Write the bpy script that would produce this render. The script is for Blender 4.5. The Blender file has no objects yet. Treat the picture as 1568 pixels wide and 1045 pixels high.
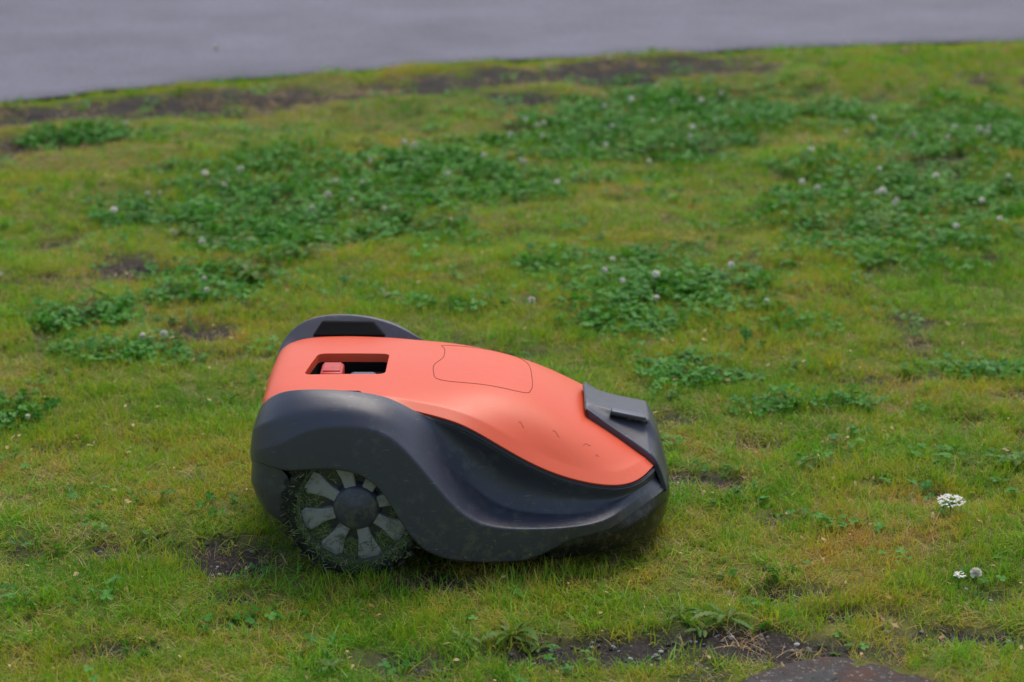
import bpy, bmesh, math, random
import numpy as np
from mathutils import Vector, Matrix, noise as mnoise
from mathutils.bvhtree import BVHTree
random.seed(7); rng=np.random.default_rng(7)
S=bpy.context.scene
COL=S.collection
R=math.radians

# ------------------------------------------------------------------ material helpers
def mat(name):
    m=bpy.data.materials.new(name); m.use_nodes=True
    nt=m.node_tree; b=nt.nodes['Principled BSDF']
    return m,nt,b
def N(nt,t,**k):
    n=nt.nodes.new(t)
    for a,v in k.items():
        if hasattr(n,a): setattr(n,a,v)
        else: n.inputs[a].default_value=v
    return n
def L(nt,a,b): nt.links.new(a,b)
def ramp(nt,stops,fac=None):
    r=nt.nodes.new('ShaderNodeValToRGB'); e=r.color_ramp.elements
    while len(e)<len(stops): e.new(0.5)
    for i,(p,c) in enumerate(stops):
        e[i].position=p; e[i].color=(c[0],c[1],c[2],1) if hasattr(c,'__len__') else (c,c,c,1)
    if fac is not None: L(nt,fac,r.inputs[0])
    return r
def noise(nt,scale,detail=4,rough=.55,coord=None):
    n=N(nt,'ShaderNodeTexNoise'); n.inputs['Scale'].default_value=scale
    n.inputs['Detail'].default_value=detail; n.inputs['Roughness'].default_value=rough
    if coord is not None: L(nt,coord,n.inputs['Vector'])
    return n
def mathn(nt,op,a,b=None,clamp=False):
    m=nt.nodes.new('ShaderNodeMath'); m.operation=op; m.use_clamp=clamp
    for i,v in enumerate((a,b)):
        if v is None: continue
        if isinstance(v,(int,float)): m.inputs[i].default_value=v
        else: L(nt,v,m.inputs[i])
    return m.outputs[0]
def mixc(nt,fac,a,b,bt='MIX'):
    m=nt.nodes.new('ShaderNodeMix'); m.data_type='RGBA'; m.blend_type=bt
    for i,v in ((0,fac),(6,a),(7,b)):
        if isinstance(v,(int,float)): m.inputs[i].default_value=v
        elif isinstance(v,tuple): m.inputs[i].default_value=(v[0],v[1],v[2],1)
        else: L(nt,v,m.inputs[i])
    return m.outputs[2]

def plastic(name,col,rough,dirt=.25,grain=.15,dcol=(.10,.095,.07),scr=0.3,spec=.5,lowamt=.55):
    m,nt,b=mat(name)
    tc=N(nt,'ShaderNodeTexCoord'); o=tc.outputs['Object']
    n1=noise(nt,9,5,.6,o); n2=noise(nt,60,4,.7,o)
    r1=ramp(nt,[(.45,0),(.75,1)],n1.outputs[0])
    r2=ramp(nt,[(.5,0),(.7,1)],n2.outputs[0])
    d=mathn(nt,'MULTIPLY',r1.outputs[0],r2.outputs[0]); d=mathn(nt,'MULTIPLY',d,dirt)
    mp=N(nt,'ShaderNodeMapping'); L(nt,o,mp.inputs[0]); mp.inputs['Scale'].default_value=(14,60,160); mp.inputs['Rotation'].default_value=(.2,.35,.1)
    n3=noise(nt,2.2,3,.6,mp.outputs[0]); r3=ramp(nt,[(.67,0),(.71,1)],n3.outputs[0])
    c=mixc(nt,d,tuple(col),dcol)
    sc=mathn(nt,'MULTIPLY',r3.outputs[0],scr)
    c=mixc(nt,sc,c,tuple(min(1,x*1.8+.06) for x in col))
    sep=N(nt,'ShaderNodeSeparateXYZ'); L(nt,o,sep.inputs[0])
    low=N(nt,'ShaderNodeMapRange'); L(nt,sep.outputs[2],low.inputs[0])
    low.inputs[1].default_value=.14; low.inputs[2].default_value=.03; low.inputs[3].default_value=0; low.inputs[4].default_value=1
    lowd=mathn(nt,'MULTIPLY',low.outputs[0],mathn(nt,'MULTIPLY',r2.outputs[0],lowamt))
    c=mixc(nt,lowd,c,(.12,.115,.085))
    vo=N(nt,'ShaderNodeTexVoronoi'); vo.inputs['Scale'].default_value=75; L(nt,o,vo.inputs['Vector'])
    sp=ramp(nt,[(.05,1),(.09,0)],vo.outputs['Distance'])
    spd=mathn(nt,'MULTIPLY',mathn(nt,'MULTIPLY',sp.outputs[0],r1.outputs[0]),.6)
    c=mixc(nt,spd,c,dcol)
    L(nt,c,b.inputs['Base Color']); b.inputs['Specular IOR Level'].default_value=spec
    rr=mathn(nt,'ADD',mathn(nt,'MULTIPLY',n1.outputs[0],.22),rough-.11)
    L(nt,rr,b.inputs['Roughness'])
    n4=noise(nt,900,2,.5,o)
    bp=N(nt,'ShaderNodeBump'); bp.inputs['Strength'].default_value=grain; bp.inputs['Distance'].default_value=.0006
    L(nt,n4.outputs[0],bp.inputs['Height']); L(nt,bp.outputs[0],b.inputs['Normal'])
    return m
M_orange=plastic('orange_plastic',(.90,.125,.050),.38,.3,.06,(.45,.15,.10),.25,.38)
M_red=plastic('red_plastic',(.70,.05,.035),.35,.1,.05)
M_grey=plastic('grey_plastic',(.058,.058,.080),.36,.8,.6,(.18,.18,.17),.9,.65,1.3)
M_grey2=plastic('blue_grey_plastic',(.12,.13,.17),.4,.1,.2)
M_black=plastic('black_plastic',(.010,.010,.012),.26,.7,.3,(.12,.12,.10),.7)
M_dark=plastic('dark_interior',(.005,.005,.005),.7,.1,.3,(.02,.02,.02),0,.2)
M_rubber=plastic('tyre_rubber',(.009,.009,.009),.65,.5,.6,(.07,.06,.04),.3,.4)
M_spoke=plastic('wheel_spoke_plastic',(.31,.30,.28),.65,1.0,.4,(.11,.11,.07),.3,.3)
M_rim=plastic('dirty_rim',(.075,.08,.06),.75,.9,.8,(.13,.15,.07))

# ------------------------------------------------------------------ mesh helpers
def mkobj(name,verts,faces,m=None,parent=None,smooth=True):
    me=bpy.data.meshes.new(name); me.from_pydata([tuple(v) for v in verts],[],faces); me.update()
    ob=bpy.data.objects.new(name,me); COL.objects.link(ob)
    if m: me.materials.append(m)
    if smooth:
        me.polygons.foreach_set('use_smooth',[True]*len(me.polygons))
    if parent: ob.parent=parent
    return ob
def crease(ob,func):
    me=ob.data; a=me.attributes.new('crease_edge','FLOAT','EDGE')
    for e in me.edges:
        a.data[e.index].value=func(*e.vertices)
def bake(ob):
    dg=bpy.context.evaluated_depsgraph_get(); dg.update()
    me=bpy.data.meshes.new_from_object(ob.evaluated_get(dg)); ob.modifiers.clear(); ob.data=me
def box(name,c,s,m,parent=None,bev=.002,rot=None):
    x,y,z=[k/2 for k in s]
    v=[(sx*x,sy*y,sz*z) for sx in(-1,1) for sy in(-1,1) for sz in(-1,1)]
    f=[(0,1,3,2),(4,6,7,5),(0,4,5,1),(2,3,7,6),(0,2,6,4),(1,5,7,3)]
    o=mkobj(name,v,f,m,parent,True); o.location=c
    if rot: o.rotation_euler=rot
    b=o.modifiers.new('b','BEVEL'); b.width=bev; b.segments=3
    return o
def grid_obj(name,rows,m,parent,creases,mirror=True,sub=3,thick=0):
    nr=len(rows); nc=len(rows[0]); V=[p for r in rows for p in r]
    Fc=[(i*nc+j,(i+1)*nc+j,(i+1)*nc+j+1,i*nc+j+1) for i in range(nr-1) for j in range(nc-1)]   # outward normals
    o=mkobj(name,V,Fc,m,parent)
    def cf(a,b):
        ia,ib=a//nc,b//nc
        if ia==ib:
            v=creases.get(ia,0)
            return v(a%nc) if callable(v) else v
        return creases.get(('c',a%nc),0)
    crease(o,cf)
    if mirror:
        mm=o.modifiers.new('m','MIRROR'); mm.use_axis=(False,True,False); mm.merge_threshold=.0005
    if sub:
        s=o.modifiers.new('s','SUBSURF'); s.levels=sub; s.render_levels=sub
    if thick:
        sd=o.modifiers.new('sol','SOLIDIFY'); sd.thickness=thick; sd.offset=-1
    return o

# ------------------------------------------------------------------ MOWER (metres, X forward, Z up)
mower=bpy.data.objects.new('robotic_lawn_mower',None); COL.objects.link(mower)
x0=[-.318,-.305,-.288,-.265,-.24,-.175,-.113,-.08,-.038,.02,.07,.13,.19,.25,.285,.305,.325]
z0=[.266,.280,.284,.286,.287,.288,.287,.287,.286,.284,.280,.265,.230,.189,.166,.152,.130]
R0=[(x0[i],0,z0[i]) for i in range(17)]
R1=[(-.323,0,.253),(-.316,-.08,.270),(-.304,-.12,.277),(-.275,-.125,.281),(-.24,-.125,.282),(-.175,-.125,.282),(-.113,-.125,.282),
    (-.08,-.125,.281),(-.038,-.125,.280),(.02,-.128,.278),(.07,-.13,.272),(.13,-.14,.253),(.19,-.145,.224),(.25,-.13,.193),(.285,-.11,.170),(.307,-.07,.152),(.332,0,.12)]
R1b=[(-.327,0,.235),(-.323,-.09,.245),(-.316,-.148,.266),(-.285,-.155,.277),(-.245,-.165,.280),(-.175,-.168,.280),(-.113,-.168,.278),
    (-.085,-.173,.273),(-.036,-.182,.267),(.016,-.193,.257),(.072,-.200,.229),(.132,-.206,.191),(.192,-.208,.168),(.254,-.198,.154),(.290,-.162,.157),(.312,-.112,.157),(.336,0,.113)]
R2=[(-.329,0,.215),(-.326,-.10,.222),(-.319,-.165,.260),(-.287,-.178,.272),(-.247,-.187,.275),(-.175,-.189,.275),(-.115,-.189,.271),
    (-.09,-.19,.264),(-.041,-.202,.256),(.011,-.214,.245),(.064,-.222,.214),(.127,-.227,.177),(.190,-.228,.153),(.261,-.219,.138),(.302,-.184,.141),(.325,-.127,.149),(.340,0,.105)]
def outv(p):
    x,y,_=p; gx=math.copysign((abs(x)/.335)**5,x); gy=y/.23
    l=math.hypot(gx,gy) or 1; return gx/l,gy/l
def off(row,o,dz):
    r=[]
    for p in row:
        a,b=outv(p); r.append((p[0]+a*o,p[1]+b*o if abs(p[1])>1e-6 else 0,p[2]+dz))
    return r
cover=grid_obj('orange_top_cover',[R0,R1,R1b,R2],M_orange,mower,{2:.7,3:1},sub=4,thick=.008)
def opening(n=6):
    pts=[(-.256,-.072),(-.121,-.070),(-.119,.046),(-.240,.048)]
    out=[]; r=.014
    for i in range(4):
        p=Vector(pts[i]); a=(Vector(pts[i-1])-p).normalized(); b=(Vector(pts[(i+1)%4])-p).normalized()
        P,Q=p+a*r,p+b*r
        for k in range(n+1):
            t=k/n; out.append(P*(1-t)**2+p*2*t*(1-t)+Q*t*t)
    return out
op=opening(); n=len(op)
cut=mkobj('cut',[(p.x,p.y,.2) for p in op]+[(p.x,p.y,.33) for p in op],[tuple(range(n))[::-1],tuple(range(n,2*n))]+[(i,(i+1)%n,n+(i+1)%n,n+i) for i in range(n)],None,None,False)
bm=cover.modifiers.new('bo','BOOLEAN'); bm.object=cut; bm.operation='DIFFERENCE'; bm.solver='EXACT'
bake(cover); bpy.data.objects.remove(cut)
w=cover.modifiers.new('w','BEVEL'); w.width=.0014; w.segments=2; w.limit_method='ANGLE'; w.angle_limit=R(40)
bvh=BVHTree.FromPolygons([v.co for v in cover.data.vertices],[p.vertices[:] for p in cover.data.polygons])
def surf(x,y,dz=0):
    h=bvh.ray_cast(Vector((x,y,.5)),Vector((0,0,-1)))
    return Vector((x,y,(h[0].z if h[0] else .27)+dz))
def ringwall(nm,za,zb,m): return mkobj(nm,[(p.x,p.y,za) for p in op]+[(p.x,p.y,zb) for p in op],[(i,(i+1)%n,n+(i+1)%n,n+i) for i in range(n)],m,mower)
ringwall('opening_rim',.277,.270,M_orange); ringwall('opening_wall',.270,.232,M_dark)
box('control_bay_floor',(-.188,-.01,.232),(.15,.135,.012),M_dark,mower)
box('stop_button',(-.212,-.026,.263),(.038,.062,.038),M_red,mower,.006)
box('stop_button_cap',(-.212,-.026,.2828),(.029,.048,.003),M_red,mower,.0012)
box('control_lid',(-.160,-.040,.257),(.048,.046,.034),M_grey2,mower,.009)
box('control_lid_rear',(-.155,.012,.249),(.06,.03,.022),M_black,mower,.005)

G0=off(R2,-.012,-.02); G1=off(R2,.0026,-.003)
R3=[(-.331,0,.205),(-.329,-.105,.212),(-.322,-.182,.262),(-.288,-.205,.296),(-.247,-.223,.3065),(-.177,-.225,.3055),(-.112,-.208,.291),(-.077,-.202,.268),
    (-.027,-.208,.244),(.019,-.215,.226),(.068,-.222,.197),(.128,-.228,.166),(.190,-.230,.144),(.256,-.221,.129),(.304,-.186,.133),(.327,-.128,.140),(.343,0,.10)]
R3b=[(-.334,0,.2),(-.332,-.11,.205),(-.327,-.203,.255),(-.282,-.235,.286),(-.24,-.242,.301),(-.174,-.242,.302),(-.109,-.235,.288),(-.068,-.225,.257),
    (-.017,-.202,.219),(.026,-.190,.185),(.072,-.190,.153),(.129,-.202,.129),(.190,-.212,.115),(.2516,-.209,.113),(.2975,-.182,.120),(.328,-.127,.132),(.345,0,.098)]
R4=[(-.338,0,.19),(-.336,-.12,.19),(-.331,-.225,.241),(-.279,-.259,.269),(-.236,-.266,.283),(-.173,-.266,.286),(-.108,-.263,.274),(-.062,-.249,.230),
    (-.010,-.228,.174),(.0375,-.211,.124),(.0785,-.209,.097),(.131,-.220,.093),(.1897,-.231,.0950),(.2425,-.226,.104),(.2864,-.194,.120),(.328,-.131,.125),(.348,0,.094)]
R5=[(-.342,0,.17),(-.340,-.13,.17),(-.334,-.238,.206),(-.275,-.274,.227),(-.238,-.279,.258),(-.173,-.280,.264),(-.115,-.281,.256),(-.073,-.282,.218),
    (-.025,-.283,.155),(.019,-.282,.104),(.066,-.279,.090),(.128,-.274,.087),(.190,-.266,.087),(.243,-.249,.091),(.274,-.216,.105),(.339,-.136,.118),(.357,0,.088)]
R6=[(-.342,0,.15),(-.340,-.13,.15),(-.333,-.240,.196),(-.272,-.275,.184),(-.238,-.280,.191),(-.174,-.282,.194),(-.126,-.283,.171),(-.098,-.283,.122),
    (-.060,-.281,.052),(.001,-.275,.032),(.064,-.271,.030),(.125,-.266,.030),(.178,-.259,.066),(.250,-.243,.073),(.283,-.210,.091),(.349,-.136,.108),(.359,0,.078)]
R5b=[]
for i,(a,b) in enumerate(zip(R5,R6)):
    R5b.append(((a[0]+b[0])/2,(a[1]+b[1])/2-(.001 if 2<=i<=12 else 0),(a[2]+b[2])/2))
R7=off(R6,-.006,-.004); R8=off(R6,-.03,.012)
shell=grid_obj('grey_body_shell',[G0,G1,R3,R3b,R4,R5,R5b,R6,R7,R8],M_grey,mower,
    {1:1,2:lambda j:.85 if j<8 else .5,4:lambda j:.3 if 3<=j<=6 else .65,5:.95,7:.85,8:.8},sub=4,thick=.003)
nose=[[(.212,0,.231),(.258,0,.215),(.300,0,.206),(.318,0,.202),(.336,0,.175),(.354,0,.10)],
      [(.211,-.045,.229),(.258,-.047,.213),(.300,-.050,.204),(.318,-.050,.200),(.335,-.052,.173),(.353,-.055,.10)],
      [(.211,-.058,.225),(.258,-.060,.202),(.300,-.066,.185),(.316,-.068,.178),(.333,-.075,.155),(.350,-.08,.10)],
      [(.214,-.078,.226),(.256,-.088,.196),(.298,-.104,.171),(.317,-.114,.159),(.331,-.119,.150),(.346,-.122,.10)],
      [(.214,-.078,.20),(.256,-.088,.175),(.298,-.104,.15),(.314,-.114,.142),(.328,-.118,.134),(.340,-.12,.09)]]
nn=grid_obj('front_nose_panel',nose,M_grey,mower,{1:.95,2:.3,3:.9,('c',0):1,('c',3):.8},sub=3,thick=.004)
box('nose_sensor_ledge',(.284,-.052,.2085),(.060,.016,.006),M_grey2,mower,.002,(R(6),R(12),0))
box('nose_sensor_slot',(.284,-.0605,.2035),(.064,.006,.005),M_dark,mower,.001,(0,R(12),0))

B0=off(R6,-.004,.006)[11:]
B1=[(.143,-.257,.041),(.182,-.254,.051),(.249,-.240,.060),(.294,-.210,.074),(.351,-.136,.086),(.360,0,.062)]
B2=[(.154,-.237,.018),(.196,-.237,.022),(.256,-.224,.030),(.305,-.192,.035),(.346,-.122,.032),(.348,0,.03)]
B3=[(.13,-.2,.02),(.17,-.2,.018),(.22,-.19,.018),(.26,-.15,.02),(.29,-.09,.02),(.31,0,.02)]
grid_obj('front_bumper',[B0,B1,B2,B3],M_black,mower,{1:.5,2:.3},sub=3,thick=.003)
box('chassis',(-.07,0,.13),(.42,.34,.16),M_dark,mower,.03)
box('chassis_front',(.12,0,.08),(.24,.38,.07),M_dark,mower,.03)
rb0=[(-.340,0,.16),(-.338,-.13,.16),(-.331,-.231,.193),(-.287,-.258,.189),(-.262,-.260,.17)]
rb1=[(-.344,0,.12),(-.342,-.13,.12),(-.333,-.228,.149),(-.293,-.253,.143),(-.268,-.254,.13)]
rb2=[(-.337,0,.08),(-.332,-.13,.08),(-.317,-.220,.106),(-.289,-.242,.097),(-.272,-.244,.095)]
rb3=[(-.31,0,.055),(-.305,-.12,.055),(-.294,-.19,.065),(-.280,-.215,.074),(-.270,-.22,.075)]
rb4=[(-.27,0,.05),(-.27,-.12,.05),(-.268,-.16,.055),(-.262,-.18,.06),(-.262,-.19,.07)]
grid_obj('rear_bumper',[rb0,rb1,rb2,rb3,rb4],M_grey,mower,{1:.7,2:.4},sub=3)
for s in (1,-1):
    v=[(-.262,s*.186,.276),(-.132,s*.186,.276),(-.155,s*.2045,.298),(-.245,s*.2045,.299)]
    v+=[(a,b+s*.008,c-.002) for a,b,c in v]
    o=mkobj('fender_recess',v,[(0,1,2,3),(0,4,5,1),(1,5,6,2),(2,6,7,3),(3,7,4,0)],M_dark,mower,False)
    bb=o.modifiers.new('b','BEVEL'); bb.width=.003; bb.segments=2
def tube(name,pts,r,m,closed=False):
    cu=bpy.data.curves.new(name,'CURVE'); cu.dimensions='3D'; cu.bevel_depth=r; cu.bevel_resolution=1
    sp=cu.splines.new('POLY'); sp.points.add(len(pts)-1); sp.use_cyclic_u=closed
    for i,p in enumerate(pts): sp.points[i].co=(p[0],p[1],p[2],1)
    o=bpy.data.objects.new(name,cu); COL.objects.link(o); cu.materials.append(m); o.parent=mower; return o
def smoothpoly(P,k=5,r=.3):
    out=[]; nP=len(P)
    for i in range(nP):
        p=Vector(P[i]); a=Vector(P[i-1]); b=Vector(P[(i+1)%nP])
        A=p+(a-p)*r; B=p+(b-p)*r
        for t in np.linspace(0,1,k): out.append(A*(1-t)**2+p*2*t*(1-t)+B*t*t)
    d=[]
    for i in range(len(out)):
        a=out[i]; b=out[(i+1)%len(out)]; m_=max(1,int((b-a).length/.006))
        for t in range(m_): d.append(a.lerp(b,t/m_))
    return d
M_line,nt,b=mat('seam'); b.inputs['Base Color'].default_value=(.16,.025,.015,1); b.inputs['Roughness'].default_value=.8
M_scuff,nt,b=mat('scuff_mark'); b.inputs['Base Color'].default_value=(.40,.06,.04,1); b.inputs['Roughness'].default_value=.8
H=[(-.036,.125),(-.026,.09),(-.026,.03),(-.044,-.02),(-.038,-.098),(.115,-.098),(.124,-.06),(.120,.06),(.095,.125)]
tube('hatch_seam',[surf(p.x,p.y) for p in smoothpoly(H)],.0006,M_line,True)
for (xa,ya,xb,yb) in ((.10,-.172,.108,-.175),(.155,-.165,.166,-.168),(.205,-.168,.217,-.158),(.225,-.178,.230,-.172)):
    tube('scuff',[surf(xa+(xb-xa)*t,ya+(yb-ya)*t+.003*math.sin(t*5)) for t in np.linspace(0,1,7)],.0005,M_scuff)

def wheel(name,x,side):
    W=bpy.data.objects.new(name,None); COL.objects.link(W); W.parent=mower
    W.location=(x,side*.268,.119); W.scale=(1,-side,1)
    def lathe(nm,prof,m,seg=96):
        V=[];Fc=[]
        for i in range(seg):
            a=2*math.pi*i/seg
            for r,y in prof: V.append((r*math.cos(a),y,r*math.sin(a)))
        k=len(prof)
        for i in range(seg):
            for j in range(k-1):
                Fc.append((i*k+j,((i+1)%seg)*k+j,((i+1)%seg)*k+j+1,i*k+j+1))
        return mkobj(nm,V,Fc,m,W)
    lathe('tyre',[(.094,.012),(.0965,.002),(.103,-.001),(.111,.002),(.116,.010),(.116,.052),(.110,.06),(.08,.062)],M_rubber)
    lathe('rim',[(.0,.020),(.05,.020),(.078,.018),(.088,.014),(.092,.006),(.0955,.003),(.097,.012)],M_rim)
    lathe('hub_cap',[(.0,-.001),(.012,-.001),(.014,.0005),(.030,.001),(.036,.005),(.040,.014),(.040,.022)],M_grey)
    V=[];Fc=[]
    for i in range(34):
        a=2*math.pi*i/34
        for (y0,y1,sh) in ((.003,.028,.0),(.030,.056,.09)):
            b=len(V)
            for r in (.113,.122):
                wv=.045 if r<.12 else .035
                for da,y in ((-wv,y0),(wv,y0),(wv+.05,y1),(-wv+.05,y1)):
                    aa=a+da+sh; V.append((r*math.cos(aa),y,r*math.sin(aa)))
            Fc+= [(b+4,b+5,b+6,b+7),(b,b+1,b+5,b+4),(b+1,b+2,b+6,b+5),(b+2,b+3,b+7,b+6),(b+3,b,b+4,b+7)]
    mkobj('tread_lugs',V,Fc,M_rubber,W,False)
    V=[];Fc=[]; ns=8
    for i in range(ns):
        a=2*math.pi*i/ns+.25
        prof=[(.036,.0095,.006),(.052,.0105,.007),(.066,.0145,.0075),(.080,.0190,.008),(.088,.015,.010)]
        b=len(V)
        for r,hw,y in prof:
            for s_,yy in ((-1,.021),(-1,y+.0015),(-.8,y),(.8,y),(1,y+.0015),(1,.021)):
                lx,lz=r,s_*hw
                V.append((lx*math.cos(a)-lz*math.sin(a),yy,lx*math.sin(a)+lz*math.cos(a)))
        for j in range(len(prof)-1):
            for k in range(5): Fc.append((b+j*6+k,b+j*6+k+1,b+(j+1)*6+k+1,b+(j+1)*6+k))
        e=b+(len(prof)-1)*6; Fc.append(tuple(range(e,e+6)))
    mkobj('spokes',V,Fc,M_spoke,W,False)
    V=[];Fc=[]
    for i in range(2500):
        r=random.uniform(.055,.099) if i%14 else random.uniform(.1,.117)
        a=random.gauss(-math.pi/2,1.25)
        onsp=r<.088 and abs(((a-.25)%(2*math.pi/ns))-math.pi/ns)>.5*math.pi/ns
        if onsp and random.random()<.90: continue
        y=.014 if r<.088 else .002
        if onsp: y=.0065
        if r>.1: y=0
        y-=random.uniform(.0,.004)
        l=random.uniform(.004,.014); wd=random.uniform(.0004,.001); t=random.uniform(0,math.pi)
        c=Vector((r*math.cos(a),y,r*math.sin(a))); d=Vector((math.cos(t),random.uniform(-.25,.1),math.sin(t)))*l/2; p=Vector((-math.sin(t),0,math.cos(t)))*wd
        b=len(V); V+=[c-d-p,c-d+p,c+d+p*.3,c+d-p*.3]; Fc.append((b,b+1,b+2,b+3))
    mkobj('grass_clippings',V,Fc,M_clip,W,False)
M_clip,nt,b=mat('clippings'); g=N(nt,'ShaderNodeNewGeometry')
r_=ramp(nt,[(0,(.03,.06,.012)),(.4,(.08,.14,.03)),(.7,(.16,.20,.06)),(1,(.28,.26,.15))],g.outputs['Random Per Island'])
L(nt,r_.outputs[0],b.inputs['Base Color']); b.inputs['Roughness'].default_value=.7
wheel('rear_wheel_right',-.160,-1); wheel('rear_wheel_left',-.160,1)
for s in (-1,1):
    V=[];Fc=[];seg=32;prof=[(.0,-.016),(.03,-.018),(.036,-.012),(.038,0),(.036,.012),(.03,.018),(0,.016)];k=len(prof)
    for i in range(seg):
        a=2*math.pi*i/seg
        for r,y in prof: V.append((r*math.cos(a),y,r*math.sin(a)))
    for i in range(seg):
        for j in range(k-1): Fc.append((i*k+j,((i+1)%seg)*k+j,((i+1)%seg)*k+j+1,i*k+j+1))
    o=mkobj('caster_wheel',V,Fc,M_rubber,mower); o.location=(.19,s*.15,.038)
# dirt, clippings and scratches lying on the shell (both sides)
dg=bpy.context.evaluated_depsgraph_get(); dg.update()
sh=shell.evaluated_get(dg).to_mesh()
sb=BVHTree.FromPolygons([v.co for v in sh.vertices],[p.vertices[:] for p in sh.polygons])
def bits(name,k,m,gen):
    V=[];Fc=[]
    for i in range(k):
        for s in (-1,1):
            x,z,l,wd,t=gen()
            h=sb.ray_cast(Vector((x,s*.6,z)),Vector((0,-s,0)))
            if not h[0] or h[1].length==0: continue
            nrm=h[1]; 
            if nrm.y*s<0: nrm=-nrm
            if nrm.y*s<.15: continue
            u=Vector((math.cos(t),0,math.sin(t))); u=(u-nrm*u.dot(nrm)).normalized(); v=nrm.cross(u); c=h[0]+nrm*.0005
            b=len(V); V+=[c-u*l,c+v*wd,c+u*l,c-v*wd]; Fc.append((b,b+1,b+2,b+3))
    return mkobj(name,V,Fc,m,mower,False)
bits('stuck_clippings',70,M_clip,lambda:(random.uniform(-.1,.24),.03+abs(random.gauss(0,.03)),random.uniform(.001,.004),random.uniform(.0004,.0015),random.uniform(0,3.14)))
M_scr,nt,b=mat('scratch'); b.inputs['Base Color'].default_value=(.16,.16,.18,1); b.inputs['Roughness'].default_value=.6
bits('body_scratches',42,M_scr,lambda:(random.uniform(-.3,.2),random.uniform(.04,.28),random.uniform(.003,.013),random.uniform(.00015,.0004),random.gauss(-.4,.5)))
bits('mud_specks',60,M_scr,lambda:(random.uniform(-.3,.25),random.uniform(.03,.2),random.uniform(.0006,.0016),random.uniform(.0005,.0012),random.uniform(0,3)))

# ------------------------------------------------------------------ TERRAIN FUNCTIONS
def vnoise(x,y,sc,seed=0):
    x=np.asarray(x,float)*sc+seed*17.3; y=np.asarray(y,float)*sc+seed*9.1
    xi=np.floor(x).astype(np.int64); yi=np.floor(y).astype(np.int64); fx=x-xi; fy=y-yi
    fx=fx*fx*(3-2*fx); fy=fy*fy*(3-2*fy)
    def h(a,b):
        n=(a*374761393+b*668265263+seed*1442695041)&0xffffffff
        n=((n^(n>>13))*1274126177)&0xffffffff
        return ((n^(n>>16))&0xffff)/65535.0
    return (h(xi,yi)*(1-fx)+h(xi+1,yi)*fx)*(1-fy)+(h(xi,yi+1)*(1-fx)+h(xi+1,yi+1)*fx)*fy
def fbm(x,y,sc,seed=0): return (vnoise(x,y,sc,seed)+.5*vnoise(x,y,sc*2.1,seed+1)+.25*vnoise(x,y,sc*4.3,seed+2))/1.75
EX=[-200,-40,-8,-4,-2.6,-1.6,-1.1,-.686,-.3,.09,.6,1.22,2.03,4,8,40,200]
EY=[-60,-11,.4,2.5,3.45,4.02,4.30,4.52,4.68,4.82,4.97,5.12,5.28,5.6,6.2,9,25]
def yedge(x): return np.interp(x,EX,EY)+(vnoise(x,x*0,2.3,5)-.5)*.06+(vnoise(x,x*0,9,6)-.5)*.06
SOIL=[(-.385,-.17,.10,.11),(.41,.21,.09,.08),(.565,.41,.05,.05),(-.60,1.17,.08,.09),(-.83,1.74,.12,.13),(-1.06,2.03,.09,.08),(-1.38,3.2,.3,.12),
(.12,3.95,.16,.12),(1.2,3.55,.15,.08),(.22,-.55,.16,.07),(.40,-.50,.14,.05),(.52,-.33,.09,.04),(.5,-.56,.14,.05),
(.45,4.35,.22,.14),(.8,4.5,.25,.12),(-.35,-.35,.06,.04),(.62,-.42,.1,.03),(.78,-.5,.15,.05),(-.52,-.55,.07,.03)]
CLOV=[(.475,1.5,.27,.36),(.30,1.75,.18,.12),(.45,.9,.12,.15),(-.69,.97,.11,.13),(-.6,1.56,.2,.2),(-.86,1.28,.13,.1),(-.45,2.5,.42,.45),(-.88,2.32,.17,.14),
(-.067,2.87,.36,.35),(.36,3.3,.45,.4),(.75,3.8,.5,.35),(1.14,2.36,.36,.55),(1.53,3.4,.35,.5),(-1.16,3.3,.17,.14),(-.88,.57,.07,.08),(.67,.62,.12,.07),
(-.1,1.33,.1,.06),(.62,.28,.06,.05),(-.2,2.2,.2,.2),(-.5,2.05,.18,.15),(1.05,.9,.1,.08),(.9,1.9,.12,.12)]
def blobs(lst,x,y,seed,amp=.7):
    m=np.full(np.shape(x),-9.)
    for cx,cy,rx,ry in lst:
        m=np.maximum(m,1-np.sqrt(((x-cx)/rx)**2+((y-cy)/ry)**2))
    return m+(fbm(x,y,9,seed)-.5)*amp
def sst(a,b,v): t=np.clip((v-a)/(b-a),0,1); return t*t*(3-2*t)
def strip_mask(x,y):
    e=yedge(x)-y
    return sst(.28,.12,np.abs(e-.48+(vnoise(x,y*0,1.7,8)-.5)*.25))*sst(1.2,.8,x)*(.45+.55*sst(.25,.5,fbm(x,y,5,9)+.06))
def soil_mask(x,y):
    m=sst(-.15,.45,blobs(SOIL,x,y,11,1.1))
    e=yedge(x)-y
    edge=sst(.16,.0,e)*.9*sst(2.2,0.4,x)
    small=sst(.65,.75,fbm(x,y,7,21))*.75
    return np.clip(np.maximum.reduce([m,strip_mask(x,y),edge,small]),0,1)
def clov_mask(x,y): return sst(-.40,.65,blobs(CLOV,x,y,31,1.7))
def gh(x,y):
    r2=(np.asarray(x))**2+(np.asarray(y))**2
    flat=1-np.exp(-r2/.30)
    e=yedge(x)-y
    lawn=sst(-.02,.25,e); back=sst(5.1,5.6,-e); land=np.maximum(lawn,back)
    h=((fbm(x,y,1.3,41)-.5)*.06+(vnoise(x,y,7,43)-.5)*.022)*flat
    h=h-.010*soil_mask(x,y)
    return h*land+(1-land)*(-.03)
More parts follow.
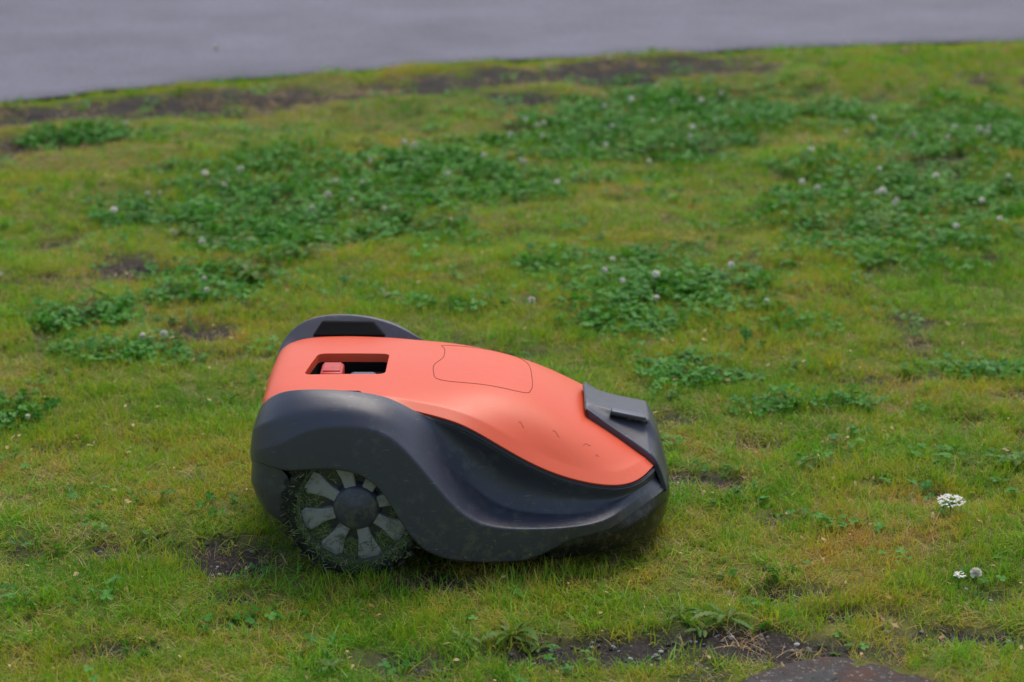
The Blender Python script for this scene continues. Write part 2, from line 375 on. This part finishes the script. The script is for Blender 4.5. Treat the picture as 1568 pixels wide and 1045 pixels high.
def axis(lo,hi,step,far,g=1.25):
    a=list(np.arange(lo,hi+1e-6,step)); s=step; x=hi; right=[]
    while x<far: s*=g; x+=s; right.append(x)
    s=step; x=lo; left=[]
    while x>-far: s*=g; x-=s; left.append(x)
    return np.array(left[::-1]+a+right)
gx=axis(-3,3.2,.022,400); gy=axis(-1.6,5.8,.022,400)
X,Y=np.meshgrid(gx,gy); Z=gh(X,Y)
sm=soil_mask(X,Y); near=(np.abs(X)<4)&(Y>-2)&(Y<7)
Z=Z+near*sm*(vnoise(X,Y,38,51)-.5)*.010+near*(vnoise(X,Y,30,52)-.5)*.006*sst(0,.2,yedge(X)-Y)
nx,ny=len(gx),len(gy)
V=np.stack([X.ravel(),Y.ravel(),Z.ravel()],1)
I=np.arange(nx*ny).reshape(ny,nx)
Fq=np.stack([I[:-1,:-1].ravel(),I[:-1,1:].ravel(),I[1:,1:].ravel(),I[1:,:-1].ravel()],1)
me=bpy.data.meshes.new('ground'); me.vertices.add(len(V)); me.vertices.foreach_set('co',V.ravel())
me.loops.add(Fq.size); me.loops.foreach_set('vertex_index',Fq.ravel().astype(np.int32))
me.polygons.add(len(Fq)); me.polygons.foreach_set('loop_start',np.arange(0,Fq.size,4,dtype=np.int32)); me.polygons.foreach_set('loop_total',np.full(len(Fq),4,dtype=np.int32))
me.update(); me.validate()
me.polygons.foreach_set('use_smooth',np.ones(len(Fq),bool))
a=me.attributes.new('soil','FLOAT','POINT'); a.data.foreach_set('value',sm.ravel().astype(np.float32))
a=me.attributes.new('clov','FLOAT','POINT'); a.data.foreach_set('value',clov_mask(X,Y).ravel().astype(np.float32))
ground=bpy.data.objects.new('ground',me); COL.objects.link(ground)
m,nt,b=mat('lawn_ground'); geo=N(nt,'ShaderNodeNewGeometry'); P=geo.outputs['Position']
at=N(nt,'ShaderNodeAttribute',attribute_name='soil'); ac=N(nt,'ShaderNodeAttribute',attribute_name='clov')
n1=noise(nt,2.2,4,.6,P); n2=noise(nt,45,5,.7,P); n3=noise(nt,160,3,.7,P)
moss=ramp(nt,[(.3,(.045,.08,.010)),(.48,(.12,.14,.022)),(.62,(.20,.16,.045)),(.8,(.18,.10,.045))],mathn(nt,'ADD',mathn(nt,'MULTIPLY',n1.outputs[0],.5),mathn(nt,'MULTIPLY',n2.outputs[0],.5)))
soil=ramp(nt,[(.3,(.012,.009,.008)),(.55,(.042,.033,.028)),(.75,(.11,.09,.08))],n3.outputs[0])
c=mixc(nt,at.outputs['Fac'],moss.outputs[0],soil.outputs[0])
c=mixc(nt,mathn(nt,'MULTIPLY',ac.outputs['Fac'],.5),c,(.035,.07,.012))
L(nt,c,b.inputs['Base Color']); b.inputs['Roughness'].default_value=.85; b.inputs['Specular IOR Level'].default_value=.2
bp=N(nt,'ShaderNodeBump'); bp.inputs['Strength'].default_value=.8; bp.inputs['Distance'].default_value=.006
L(nt,n2.outputs[0],bp.inputs['Height']); L(nt,bp.outputs[0],b.inputs['Normal']); me.materials.append(m)

rx=np.concatenate([np.array([-200,-120,-80,-40,-20,-12,-8]),np.arange(-6,6.01,.04),np.array([8,12,20,40,80,120,200])])
ry=np.array([0,.03,.1,.4,1,2,3,4,5,5.2])
V=[];Fc=[]
for x in rx:
    e=float(yedge(np.array([x]))[0])
    for k,d in enumerate(ry): V.append((x,e+d,-.012+ (0 if k==0 else .012+.01*math.sin(min(d,5)/5.2*math.pi))))
k=len(ry)
for i in range(len(rx)-1):
    for j in range(k-1): Fc.append((i*k+j,(i+1)*k+j,(i+1)*k+j+1,i*k+j+1))
road=mkobj('road',V,Fc)
m,nt,b=mat('asphalt'); geo=N(nt,'ShaderNodeNewGeometry'); P=geo.outputs['Position']
n1=noise(nt,90,4,.75,P); n2=noise(nt,1.6,6,.65,P); vo=N(nt,'ShaderNodeTexVoronoi'); vo.inputs['Scale'].default_value=60; L(nt,P,vo.inputs['Vector'])
c1=ramp(nt,[(.3,(.11,.103,.135)),(.7,(.25,.236,.29))],n1.outputs[0]); c2=ramp(nt,[(.3,.72),(.7,1.1)],n2.outputs[0])
c=mixc(nt,1.0,c1.outputs[0],c2.outputs[0],'MULTIPLY')
c=mixc(nt,mathn(nt,'MULTIPLY',ramp(nt,[(.08,1),(.16,0)],vo.outputs['Distance']).outputs[0],.5),c,(.38,.36,.38))
L(nt,c,b.inputs['Base Color']); b.inputs['Roughness'].default_value=.8
bp=N(nt,'ShaderNodeBump'); bp.inputs['Strength'].default_value=.5; bp.inputs['Distance'].default_value=.004; L(nt,n1.outputs[0],bp.inputs['Height']); L(nt,bp.outputs[0],b.inputs['Normal'])
road.data.materials.append(m)

# ------------------------------------------------------------------ FOLIAGE
def leafmat(name,stops,noise_amt=.5,bv_amt=.5,nscale=2.5,trans=.3,rough=.5,basecol=None,spec=.12,fine=0):
    m,nt,b=mat(name); geo=N(nt,'ShaderNodeNewGeometry'); P=geo.outputs['Position']
    bv=N(nt,'ShaderNodeAttribute',attribute_name='bv'); bt=N(nt,'ShaderNodeAttribute',attribute_name='bt')
    n1=noise(nt,nscale,5,.65,P)
    st=N(nt,'ShaderNodeMapRange'); L(nt,n1.outputs[0],st.inputs[0]); st.inputs[1].default_value=.34; st.inputs[2].default_value=.66
    f=mathn(nt,'ADD',mathn(nt,'MULTIPLY',st.outputs[0],noise_amt),mathn(nt,'MULTIPLY',bv.outputs['Fac'],bv_amt))
    if fine:
        n2=noise(nt,13,3,.6,P); s2=N(nt,'ShaderNodeMapRange'); L(nt,n2.outputs[0],s2.inputs[0]); s2.inputs[1].default_value=.38; s2.inputs[2].default_value=.65
        f=mathn(nt,'ADD',f,mathn(nt,'MULTIPLY',s2.outputs[0],fine))
    r=ramp(nt,stops,f); c=r.outputs[0]
    if basecol:
        t=N(nt,'ShaderNodeMapRange'); L(nt,bt.outputs['Fac'],t.inputs[0]); t.inputs[1].default_value=0; t.inputs[2].default_value=.6; t.inputs[3].default_value=.6; t.inputs[4].default_value=0
        c=mixc(nt,t.outputs[0],c,basecol)
    L(nt,c,b.inputs['Base Color']); b.inputs['Roughness'].default_value=rough; b.inputs['Specular IOR Level'].default_value=spec
    tr=N(nt,'ShaderNodeBsdfTranslucent'); L(nt,mixc(nt,1.0,c,(1.1,1.2,.5),'MULTIPLY'),tr.inputs[0])
    mx=N(nt,'ShaderNodeMixShader'); mx.inputs[0].default_value=trans
    L(nt,b.outputs[0],mx.inputs[1]); L(nt,tr.outputs[0],mx.inputs[2]); L(nt,mx.outputs[0],nt.nodes['Material Output'].inputs[0])
    return m
GS=[(0,(.05,.21,.010)),(.22,(.12,.34,.016)),(.42,(.25,.44,.022)),(.60,(.46,.50,.04)),(.76,(.64,.48,.10)),(1,(.60,.28,.10))]
M_grass=leafmat('grass_blade',GS,.50,.46,2.1,.4,.5,(.22,.19,.05),.18,.20)
M_tall=leafmat('tall_grass_blade',[(0,(.09,.30,.02)),(.5,(.22,.50,.035)),(.8,(.42,.58,.09)),(1,(.56,.60,.20))],.3,.6,3,.4,.4,None,.3,.1)
M_dry=leafmat('dry_grass',[(0,(.42,.20,.08)),(.5,(.64,.42,.20)),(1,(.78,.62,.36))],.3,.7,3,.25,.6)
M_clover=leafmat('clover_leaf',[(0,(.035,.15,.012)),(.5,(.065,.26,.022)),(1,(.14,.39,.045))],.3,.7,4,.3,.45,None,.2)
M_weed=leafmat('weed_leaf',[(0,(.06,.16,.02)),(.4,(.12,.24,.035)),(.75,(.18,.25,.05)),(1,(.2,.09,.06))],.3,.7,6,.3,.45,None,.2)
M_petal,nt,b=mat('white_petal'); b.inputs['Base Color'].default_value=(.92,.88,.76,1); b.inputs['Roughness'].default_value=.6

class MB:
    def __init__(s): s.v=[];s.f=[];s.bv=[];s.bt=[]
    def strip(s,pts,sides,ws,bv):
        b=len(s.v); n=len(pts)
        for i in range(n):
            s.v.append(pts[i]-sides[i]*ws[i]); s.v.append(pts[i]+sides[i]*ws[i]); t=i/(n-1); s.bv+=[bv,bv]; s.bt+=[t,t]
        for i in range(n-1): s.f.append((b+2*i,b+2*i+1,b+2*i+3,b+2*i+2))
    def obj(s,name,mt):
        me=bpy.data.meshes.new(name); me.from_pydata([tuple(v) for v in s.v],[],s.f); me.update()
        a=me.attributes.new('bv','FLOAT','POINT'); a.data.foreach_set('value',s.bv)
        a=me.attributes.new('bt','FLOAT','POINT'); a.data.foreach_set('value',s.bt)
        me.polygons.foreach_set('use_smooth',[True]*len(me.polygons)); me.materials.append(mt)
        return bpy.data.objects.new(name,me)
def blade(mb,base,az,Ln,lean,w,bv,seg=3):
    d=Vector((math.cos(az),math.sin(az),0)); tw=az+math.pi/2+random.uniform(-.9,.9); sd=Vector((math.cos(tw),math.sin(tw),0))
    pts=[];ws=[]
    for i in range(seg+1):
        t=i/seg; pts.append(base+d*(lean*Ln*(t**1.6))+Vector((0,0,Ln*(t*(1-.35*lean)-.25*lean*t*t)))); ws.append(max(.00012,w*.5*(1-t**2.2)))
    mb.strip(pts,[sd]*(seg+1),ws,bv)
def coll(name,objs):
    c=bpy.data.collections.new(name)
    for o in objs: c.objects.link(o)
    return c
def tufts(prefix,k,nb,rad,h0,h1,w0,w1,l0,l1,mt,bvf=random.random,seg=3):
    out=[]
    for i in range(k):
        mb=MB()
        for j in range(nb):
            r=rad*math.sqrt(random.random()); a=random.uniform(0,6.283)
            base=Vector((r*math.cos(a),r*math.sin(a),-.004))
            blade(mb,base,random.uniform(0,6.283),random.uniform(h0,h1),random.uniform(l0,l1),random.uniform(w0,w1),bvf(),seg)
        out.append(mb.obj(f'{prefix}_{i}',mt))
    return out
def bvg():
    x=random.random()
    return random.uniform(0,.6) if x<.72 else random.uniform(.6,1)
grass_src=tufts('g',12,18,.022,.011,.036,.0011,.0024,.2,1.3,M_grass,bvg,2)
tall_src=tufts('t',6,13,.02,.028,.06,.0013,.0030,.3,1.2,M_tall,random.random)
dry_src=tufts('d',4,9,.02,.012,.042,.0008,.0018,.5,1.6,M_dry)
def clover_src(i,nl=9):
    mb=MB()
    for j in range(nl):
        r=.034*math.sqrt(random.random()); a=random.uniform(0,6.283); h=random.uniform(.010,.026)
        base=Vector((r*.6*math.cos(a),r*.6*math.sin(a),-.003)); top=Vector((r*math.cos(a)*1.3,r*math.sin(a)*1.3,h)); bv=random.random()
        sdv=Vector((-math.sin(a),math.cos(a),0)); mb.strip([base,(base+top)/2,top],[sdv]*3,[.0006]*3,bv)
        tilt=Vector((random.uniform(-.5,.5),random.uniform(-.5,.5),1)).normalized()
        ux=tilt.orthogonal().normalized(); uy=tilt.cross(ux); a0=random.uniform(0,6.28); sz=random.uniform(.005,.0095)
        for q in range(3):
            aa=a0+q*2.094; d=ux*math.cos(aa)+uy*math.sin(aa); e=tilt.cross(d)
            b=len(mb.v); out=[(0,0),(.35,.42),(.8,.55),(1.1,.35),(1.05,0),(1.1,-.35),(.8,-.55),(.35,-.42)]
            for (u,v) in out:
                mb.v.append(top+d*u*sz+e*v*sz+tilt*(abs(v)*.35*sz)); mb.bv.append(min(1,bv+.1*random.random())); mb.bt.append(1)
            mb.f+=[(b,b+1,b+2,b+4),(b+2,b+3,b+4),(b,b+4,b+6,b+7),(b+4,b+5,b+6)]
    return mb.obj(f'c_{i}',M_clover)
clover_s=[clover_src(i) for i in range(6)]
def scatter(name,pts,rot,scl,idx,col,realize=False):
    me=bpy.data.meshes.new(name); me.vertices.add(len(pts)); me.vertices.foreach_set('co',np.asarray(pts,dtype=np.float32).ravel())
    a=me.attributes.new('rot','FLOAT_VECTOR','POINT'); a.data.foreach_set('vector',np.asarray(rot,dtype=np.float32).ravel())
    a=me.attributes.new('scl','FLOAT_VECTOR','POINT'); a.data.foreach_set('vector',np.asarray(scl,dtype=np.float32).ravel())
    a=me.attributes.new('idx','INT','POINT'); a.data.foreach_set('value',np.asarray(idx,dtype=np.int32))
    me.update(); ob=bpy.data.objects.new(name,me); COL.objects.link(ob)
    ng=bpy.data.node_groups.new(name+'_gn','GeometryNodeTree')
    ng.interface.new_socket('Geometry',in_out='INPUT',socket_type='NodeSocketGeometry'); ng.interface.new_socket('Geometry',in_out='OUTPUT',socket_type='NodeSocketGeometry')
    gi=ng.nodes.new('NodeGroupInput'); go=ng.nodes.new('NodeGroupOutput'); ip=ng.nodes.new('GeometryNodeInstanceOnPoints')
    ci=ng.nodes.new('GeometryNodeCollectionInfo'); ci.inputs['Collection'].default_value=col; ci.inputs['Separate Children'].default_value=True; ci.inputs['Reset Children'].default_value=True
    def na(n,t):
        x=ng.nodes.new('GeometryNodeInputNamedAttribute'); x.data_type=t; x.inputs['Name'].default_value=n; return x.outputs['Attribute']
    ng.links.new(gi.outputs[0],ip.inputs['Points']); ng.links.new(ci.outputs[0],ip.inputs['Instance']); ip.inputs['Pick Instance'].default_value=True
    ng.links.new(na('idx','INT'),ip.inputs['Instance Index']); ng.links.new(na('rot','FLOAT_VECTOR'),ip.inputs['Rotation']); ng.links.new(na('scl','FLOAT_VECTOR'),ip.inputs['Scale'])
    if realize:
        rl=ng.nodes.new('GeometryNodeRealizeInstances'); ng.links.new(ip.outputs[0],rl.inputs[0]); ng.links.new(rl.outputs[0],go.inputs[0])
    else: ng.links.new(ip.outputs[0],go.inputs[0])
    md=ob.modifiers.new('gn','NODES'); md.node_group=ng
    return ob
def sample(density,y0,y1,extra=.4):
    hw=.215*(y1+3.9)+extra; nn_=int(density*(y1-y0)*2*hw)
    x=rng.uniform(-hw,hw,nn_)+.09; y=rng.uniform(y0,y1,nn_)
    k=(np.abs(x-.09)<.215*(y+3.9)+extra)&(y<yedge(x)+.015)
    return x[k],y[k]
def mk(x,y,smin,smax,tilt=.12,zs=None):
    n=len(x); p=np.stack([x,y,gh(x,y)],1); rot=np.stack([rng.normal(0,tilt,n),rng.normal(0,tilt,n),rng.uniform(0,6.283,n)],1)
    s=rng.uniform(smin,smax,n); sc=np.stack([s,s,s*(1 if zs is None else zs)],1); return p,rot,sc
def foot(x,y): return ((np.abs(x)<.33)&(np.abs(y)<.24))
slab=lambda x,y:(np.abs(x-.56)<.17)&(y<-.585-.5*np.abs(x-.56))
allx=[];ally=[]
for d,a,b_ in [(3400,-1.1,.6),(2500,.6,2.2),(1600,2.2,5.4)]:
    x,y=sample(d,a,b_); allx.append(x); ally.append(y)
x=np.concatenate(allx); y=np.concatenate(ally)
so=soil_mask(x,y); cl=clov_mask(x,y)
keep=(rng.random(len(x))>so*.94)&(rng.random(len(x))>cl*.4)&(~slab(x,y))
x=x[keep];y=y[keep]
zs=.25+1.55*fbm(x,y,4.5,61); zs=np.where(foot(x,y),.4,zs)
eb=yedge(x)-y; zs*=np.where((eb>.5)&(eb<1.4)&(x<1.2),.5,1)
p,rot,sc=mk(x,y,.75,1.2,.12,zs); scatter('grass',p,rot,sc,rng.integers(0,12,len(x)),coll('grass_src',grass_src),True)
x,y=sample(700,-1.1,5.4); e=yedge(x)-y; tm=sst(.47,.62,fbm(x,y,5.2,71))*.9+.08+.9*sst(.30,.02,e)*sst(.35,.6,fbm(x,y,3,72))
k=(rng.random(len(x))<tm)&(rng.random(len(x))>np.where(e<.15,0,soil_mask(x,y)))&(~foot(x,y))&(~slab(x,y))&(strip_mask(x,y-.12)<.4)&(strip_mask(x,y+.2)<.5); x=x[k];y=y[k]
p,rot,sc=mk(x,y,.5,1.0,.2); scatter('tall_grass',p,rot,sc,rng.integers(0,6,len(x)),coll('tall_src',tall_src),True)
x,y=sample(1300,-1.1,5.2); k=(rng.random(len(x))<.2+.8*sst(.44,.60,fbm(x,y,3.6,81)))&(rng.random(len(x))>.5*clov_mask(x,y))&(~slab(x,y)); x=x[k];y=y[k]
p,rot,sc=mk(x,y,.6,1.1,.2); scatter('dry_grass',p,rot,sc,rng.integers(0,4,len(x)),coll('dry_src',dry_src),True)
x,y=sample(1150,-1.1,5.0); k=(rng.random(len(x))<clov_mask(x,y)*.85+.02)&(~foot(x,y))&(~slab(x,y)); x=x[k];y=y[k]
p,rot,sc=mk(x,y,.75,1.15,.2,.5+.7*vnoise(x,y,6,91)); scatter('clover',p,rot,sc,rng.integers(0,6,len(x)),coll('clover_src',clover_s),True)
def flower_src():
    mb=MB()
    mb.strip([Vector((0,0,0)),Vector((.001,0,.02)),Vector((0,0,.04))],[Vector((1,0,0))]*3,[.0007]*3,.5)
    o=mb.obj('fl_stem',M_clover)
    V=[];Fc=[]
    for i in range(90):
        ph=math.acos(1-1.7*random.random()); th=random.uniform(0,6.283)
        d=Vector((math.sin(ph)*math.cos(th),math.sin(ph)*math.sin(th),math.cos(ph))); s=d.orthogonal().normalized()
        c=Vector((0,0,.042)); b=len(V); V+=[c+d*.002-s*.001,c+d*.002+s*.001,c+d*.0075+s*.0024,c+d*.009,c+d*.0075-s*.0024]; Fc.append((b,b+1,b+2,b+3,b+4))
    me=o.data; nv=len(me.vertices)
    me2=bpy.data.meshes.new('fl'); vs=[tuple(v.co) for v in me.vertices]+[tuple(v) for v in V]; fs=[tuple(p.vertices) for p in me.polygons]
    me2.from_pydata(vs,[],fs+[tuple(i+nv for i in f) for f in Fc]); me2.materials.append(M_clover); me2.materials.append(M_petal)
    for i,pl in enumerate(me2.polygons): pl.material_index=0 if i<len(fs) else 1
    return bpy.data.objects.new('fl',me2)
x,y=sample(24,-1.0,5.0); k=(rng.random(len(x))<clov_mask(x,y)**1.5+.01)&(~foot(x,y)); x=x[k];y=y[k]
x=np.append(x,[.13,.66,-1.0,.83,.62,.30,-.32,-.40]);y=np.append(y,[1.25,1.3,4.95,-.33,1.62,1.55,2.55,2.4])
p,rot,sc=mk(x,y,.65,1.1,.2); scatter('clover_flowers',p,rot,sc,np.zeros(len(x)),coll('fl_src',[flower_src()]))

def rosette(name,x,y,nl,ln,wd,lobed=True,mt=M_weed):
    mb=MB()
    for i in range(nl):
        az=6.283*i/nl+random.uniform(-.5,.5); Ln=ln*random.uniform(.45,1.15); lean=random.uniform(.6,1.0); bv=random.random()
        d=Vector((math.cos(az),math.sin(az),0)); s=Vector((-math.sin(az),math.cos(az),random.uniform(-.5,.5)))
        cv=Vector((-math.sin(az),math.cos(az),0))*random.uniform(-.25,.25)*Ln
        K=17 if lobed else 9; pts=[];ws=[]
        for j in range(K):
            t=j/(K-1); pts.append(d*(Ln*t*lean)+cv*t*t+Vector((0,0,Ln*(.75*t-.62*t*t)*(1.25-lean)*1.8+.004)))
            w_=wd*math.sin(math.pi*min(1,t*.9+.06))**.8*(t*.6+.4)
            if lobed: w_*= (random.uniform(.85,1.15) if j%2 else random.uniform(.35,.6))
            ws.append(max(.0006,w_))
        mb.strip(pts,[s]*K,ws,bv)
    o=mb.obj(name,mt); o.location=(x,y,float(gh(np.array([x]),np.array([y]))[0])); COL.objects.link(o); return o
for q in ((.09,-.50,15,.075,.008),(.13,-.53,9,.05,.006),(.42,-.45,10,.07,.008),(.35,-.42,9,.05,.006),(.38,-.47,7,.055,.006),(1.01,.25,12,.075,.009),(.62,.27,10,.05,.007),(-.52,-.1,8,.04,.006),(-.18,-.62,9,.045,.006),(.02,-.53,9,.05,.006)):
    rosette('weed_plant',*q)
for q in ((-.62,2.0,12,.11,.014),(-.53,1.65,12,.11,.016),(-.2,1.4,10,.07,.010),(-.75,2.1,10,.09,.012),(-.42,1.85,12,.10,.013)):
    rosette('dandelion_plant',*q)
def yarrow(x,y,r,h):
    V=[];Fc=[];mi=[]
    def disc(c,rr,nrm):
        u=nrm.orthogonal().normalized(); v=nrm.cross(u); b=len(V)
        V.append(c+nrm*rr*.3)
        for k in range(10):
            a=k*.6283; q=rr*(1 if k%2 else .62); V.append(c+u*q*math.cos(a)+v*q*math.sin(a))
        for k in range(10): Fc.append((b,b+1+k,b+1+(k+1)%10)); mi.append(1)
    for i in range(int(110*(r/.024)**1.5)):
        rr=r*math.sqrt(random.random()); a=random.uniform(0,6.283)
        c=Vector((rr*math.cos(a),rr*math.sin(a),h+random.uniform(0,.005)-rr*rr*12))
        disc(c,random.uniform(.0022,.0032),Vector((random.uniform(-.4,.4),random.uniform(-.5,.3),1)).normalized())
        if i%3==0:
            b=len(V); V.extend([Vector((0,0,h*.5)),Vector((.001,0,h*.5)),c]); Fc.append((b,b+1,b+2)); mi.append(0)
    b=len(V); V.extend([Vector((-.001,0,-.01)),Vector((.001,0,-.01)),Vector((.001,0,h*.6)),Vector((-.001,0,h*.6))]); Fc.append((b,b+1,b+2,b+3)); mi.append(0)
    o=mkobj('yarrow_flower',V,Fc,M_weed,None,False); o.data.materials.append(M_petal); o.data.polygons.foreach_set('material_index',mi)
    o.location=(x,y,float(gh(np.array([x]),np.array([y]))[0]))
yarrow(.84,-.005,.025,.030); yarrow(.80,-.31,.010,.025)

def ico(name,mt,k):
    bmm=bmesh.new(); bmesh.ops.create_icosphere(bmm,subdivisions=2,radius=1)
    for v in bmm.verts: v.co*=1+.25*mnoise.noise(v.co*1.3+Vector((k*5,0,0))); v.co.z*=.6
    me=bpy.data.meshes.new(name); bmm.to_mesh(me); bmm.free(); me.materials.append(mt); return bpy.data.objects.new(name,me)
m,nt,b=mat('pebble'); oi=N(nt,'ShaderNodeObjectInfo'); L(nt,ramp(nt,[(0,(.03,.028,.03)),(.6,(.12,.11,.11)),(.9,(.24,.22,.22)),(1,(.5,.47,.45))],oi.outputs['Random']).outputs[0],b.inputs['Base Color']); b.inputs['Roughness'].default_value=.7
x,y=sample(6000,-1.1,1.0); d=soil_mask(x,y); k=(rng.random(len(x))<d*.6*np.where(y<-.3,1,.25))&(~slab(x,y)); x=x[k];y=y[k]
p,rot,sc=mk(x,y,.0012,.0048,.5); scatter('gravel',p,rot,sc,rng.integers(0,3,len(x)),coll('peb',[ico(f'p{i}',m,i) for i in range(3)]))
def bit(i):
    mb=MB(); K=5; pts=[Vector((-.008+.016*j/(K-1),random.uniform(-.001,.001),.002*random.random())) for j in range(K)]
    mb.strip(pts,[Vector((0,1,random.uniform(-.4,.4)))]*K,[.0006,.003,.004,.0025,.0004],random.random()); return mb.obj(f'b{i}',M_dry)
x,y=sample(110,-1.1,3.5); k=~foot(x,y); x=x[k];y=y[k]
p,rot,sc=mk(x,y,.3,.9,.4); p[:,2]+=.012; scatter('dead_leaves',p,rot,sc,rng.integers(0,4,len(x)),coll('bits',[bit(i) for i in range(4)]))
outl=[(.40,-.70),(.43,-.65),(.48,-.612),(.53,-.585),(.565,-.578),(.60,-.59),(.65,-.62),(.70,-.66),(.73,-.72),(.72,-.95),(.55,-1.0),(.42,-.95),(.39,-.8)]
bmm=bmesh.new(); vs=[bmm.verts.new((a,b_,-.06)) for a,b_ in outl]; f=bmm.faces.new(vs)
ex=bmesh.ops.extrude_face_region(bmm,geom=[f])
for v in ex['geom']:
    if isinstance(v,bmesh.types.BMVert): v.co.z=.004
bmesh.ops.recalc_face_normals(bmm,faces=bmm.faces)
me=bpy.data.meshes.new('stone_slab'); bmm.to_mesh(me); bmm.free(); so_=bpy.data.objects.new('stone_slab',me); COL.objects.link(so_)
bv_=so_.modifiers.new('b','BEVEL'); bv_.width=.012; bv_.segments=4
m,nt,b=mat('wet_stone'); geo=N(nt,'ShaderNodeNewGeometry'); P=geo.outputs['Position']; n1=noise(nt,14,6,.65,P); n2=noise(nt,110,4,.7,P)
c=ramp(nt,[(.35,(.02,.018,.019)),(.5,(.05,.035,.03)),(.6,(.11,.055,.038)),(.75,(.08,.065,.06))],n1.outputs[0]).outputs[0]
c=mixc(nt,ramp(nt,[(.58,0),(.64,1)],n2.outputs[0]).outputs[0],c,(.25,.22,.2)); L(nt,c,b.inputs['Base Color'])
L(nt,ramp(nt,[(.4,.5),(.6,.85)],n1.outputs[0]).outputs[0],b.inputs['Roughness']); b.inputs['Specular IOR Level'].default_value=.3
bp=N(nt,'ShaderNodeBump'); bp.inputs['Strength'].default_value=1; bp.inputs['Distance'].default_value=.015; L(nt,n1.outputs[0],bp.inputs['Height']); L(nt,bp.outputs[0],b.inputs['Normal']); me.materials.append(m)

# ------------------------------------------------------------------ LIGHT
W=bpy.data.worlds.new('World'); S.world=W; W.use_nodes=True; nt=W.node_tree; bg=nt.nodes['Background']
sky=nt.nodes.new('ShaderNodeTexSky'); sky.sky_type='NISHITA'; sky.sun_disc=False; sky.sun_elevation=R(62); sky.sun_rotation=R(20); sky.dust_density=3; sky.air_density=1.3; sky.ozone_density=1
nt.links.new(sky.outputs[0],bg.inputs[0]); bg.inputs[1].default_value=.15
sl=bpy.data.lights.new('sun','SUN'); sl.energy=1.5; sl.angle=R(30); sl.color=(1,.95,.86); so=bpy.data.objects.new('sun',sl); COL.objects.link(so)
az=R(20); el=R(62); dv=Vector((math.sin(az)*math.cos(el),math.cos(az)*math.cos(el),math.sin(el))); so.rotation_euler=dv.to_track_quat('Z','Y').to_euler()
cam=bpy.data.cameras.new('camera'); co=bpy.data.objects.new('camera',cam); COL.objects.link(co); S.camera=co
co.location=(.089,-3.9,1.45); co.rotation_euler=(R(90-16.15),0,0); cam.lens=85; cam.sensor_width=36; cam.clip_end=2000
cam.dof.use_dof=True; cam.dof.focus_distance=3.95; cam.dof.aperture_fstop=4.5
S.view_settings.view_transform='Standard'; S.view_settings.look='None'; S.view_settings.exposure=0
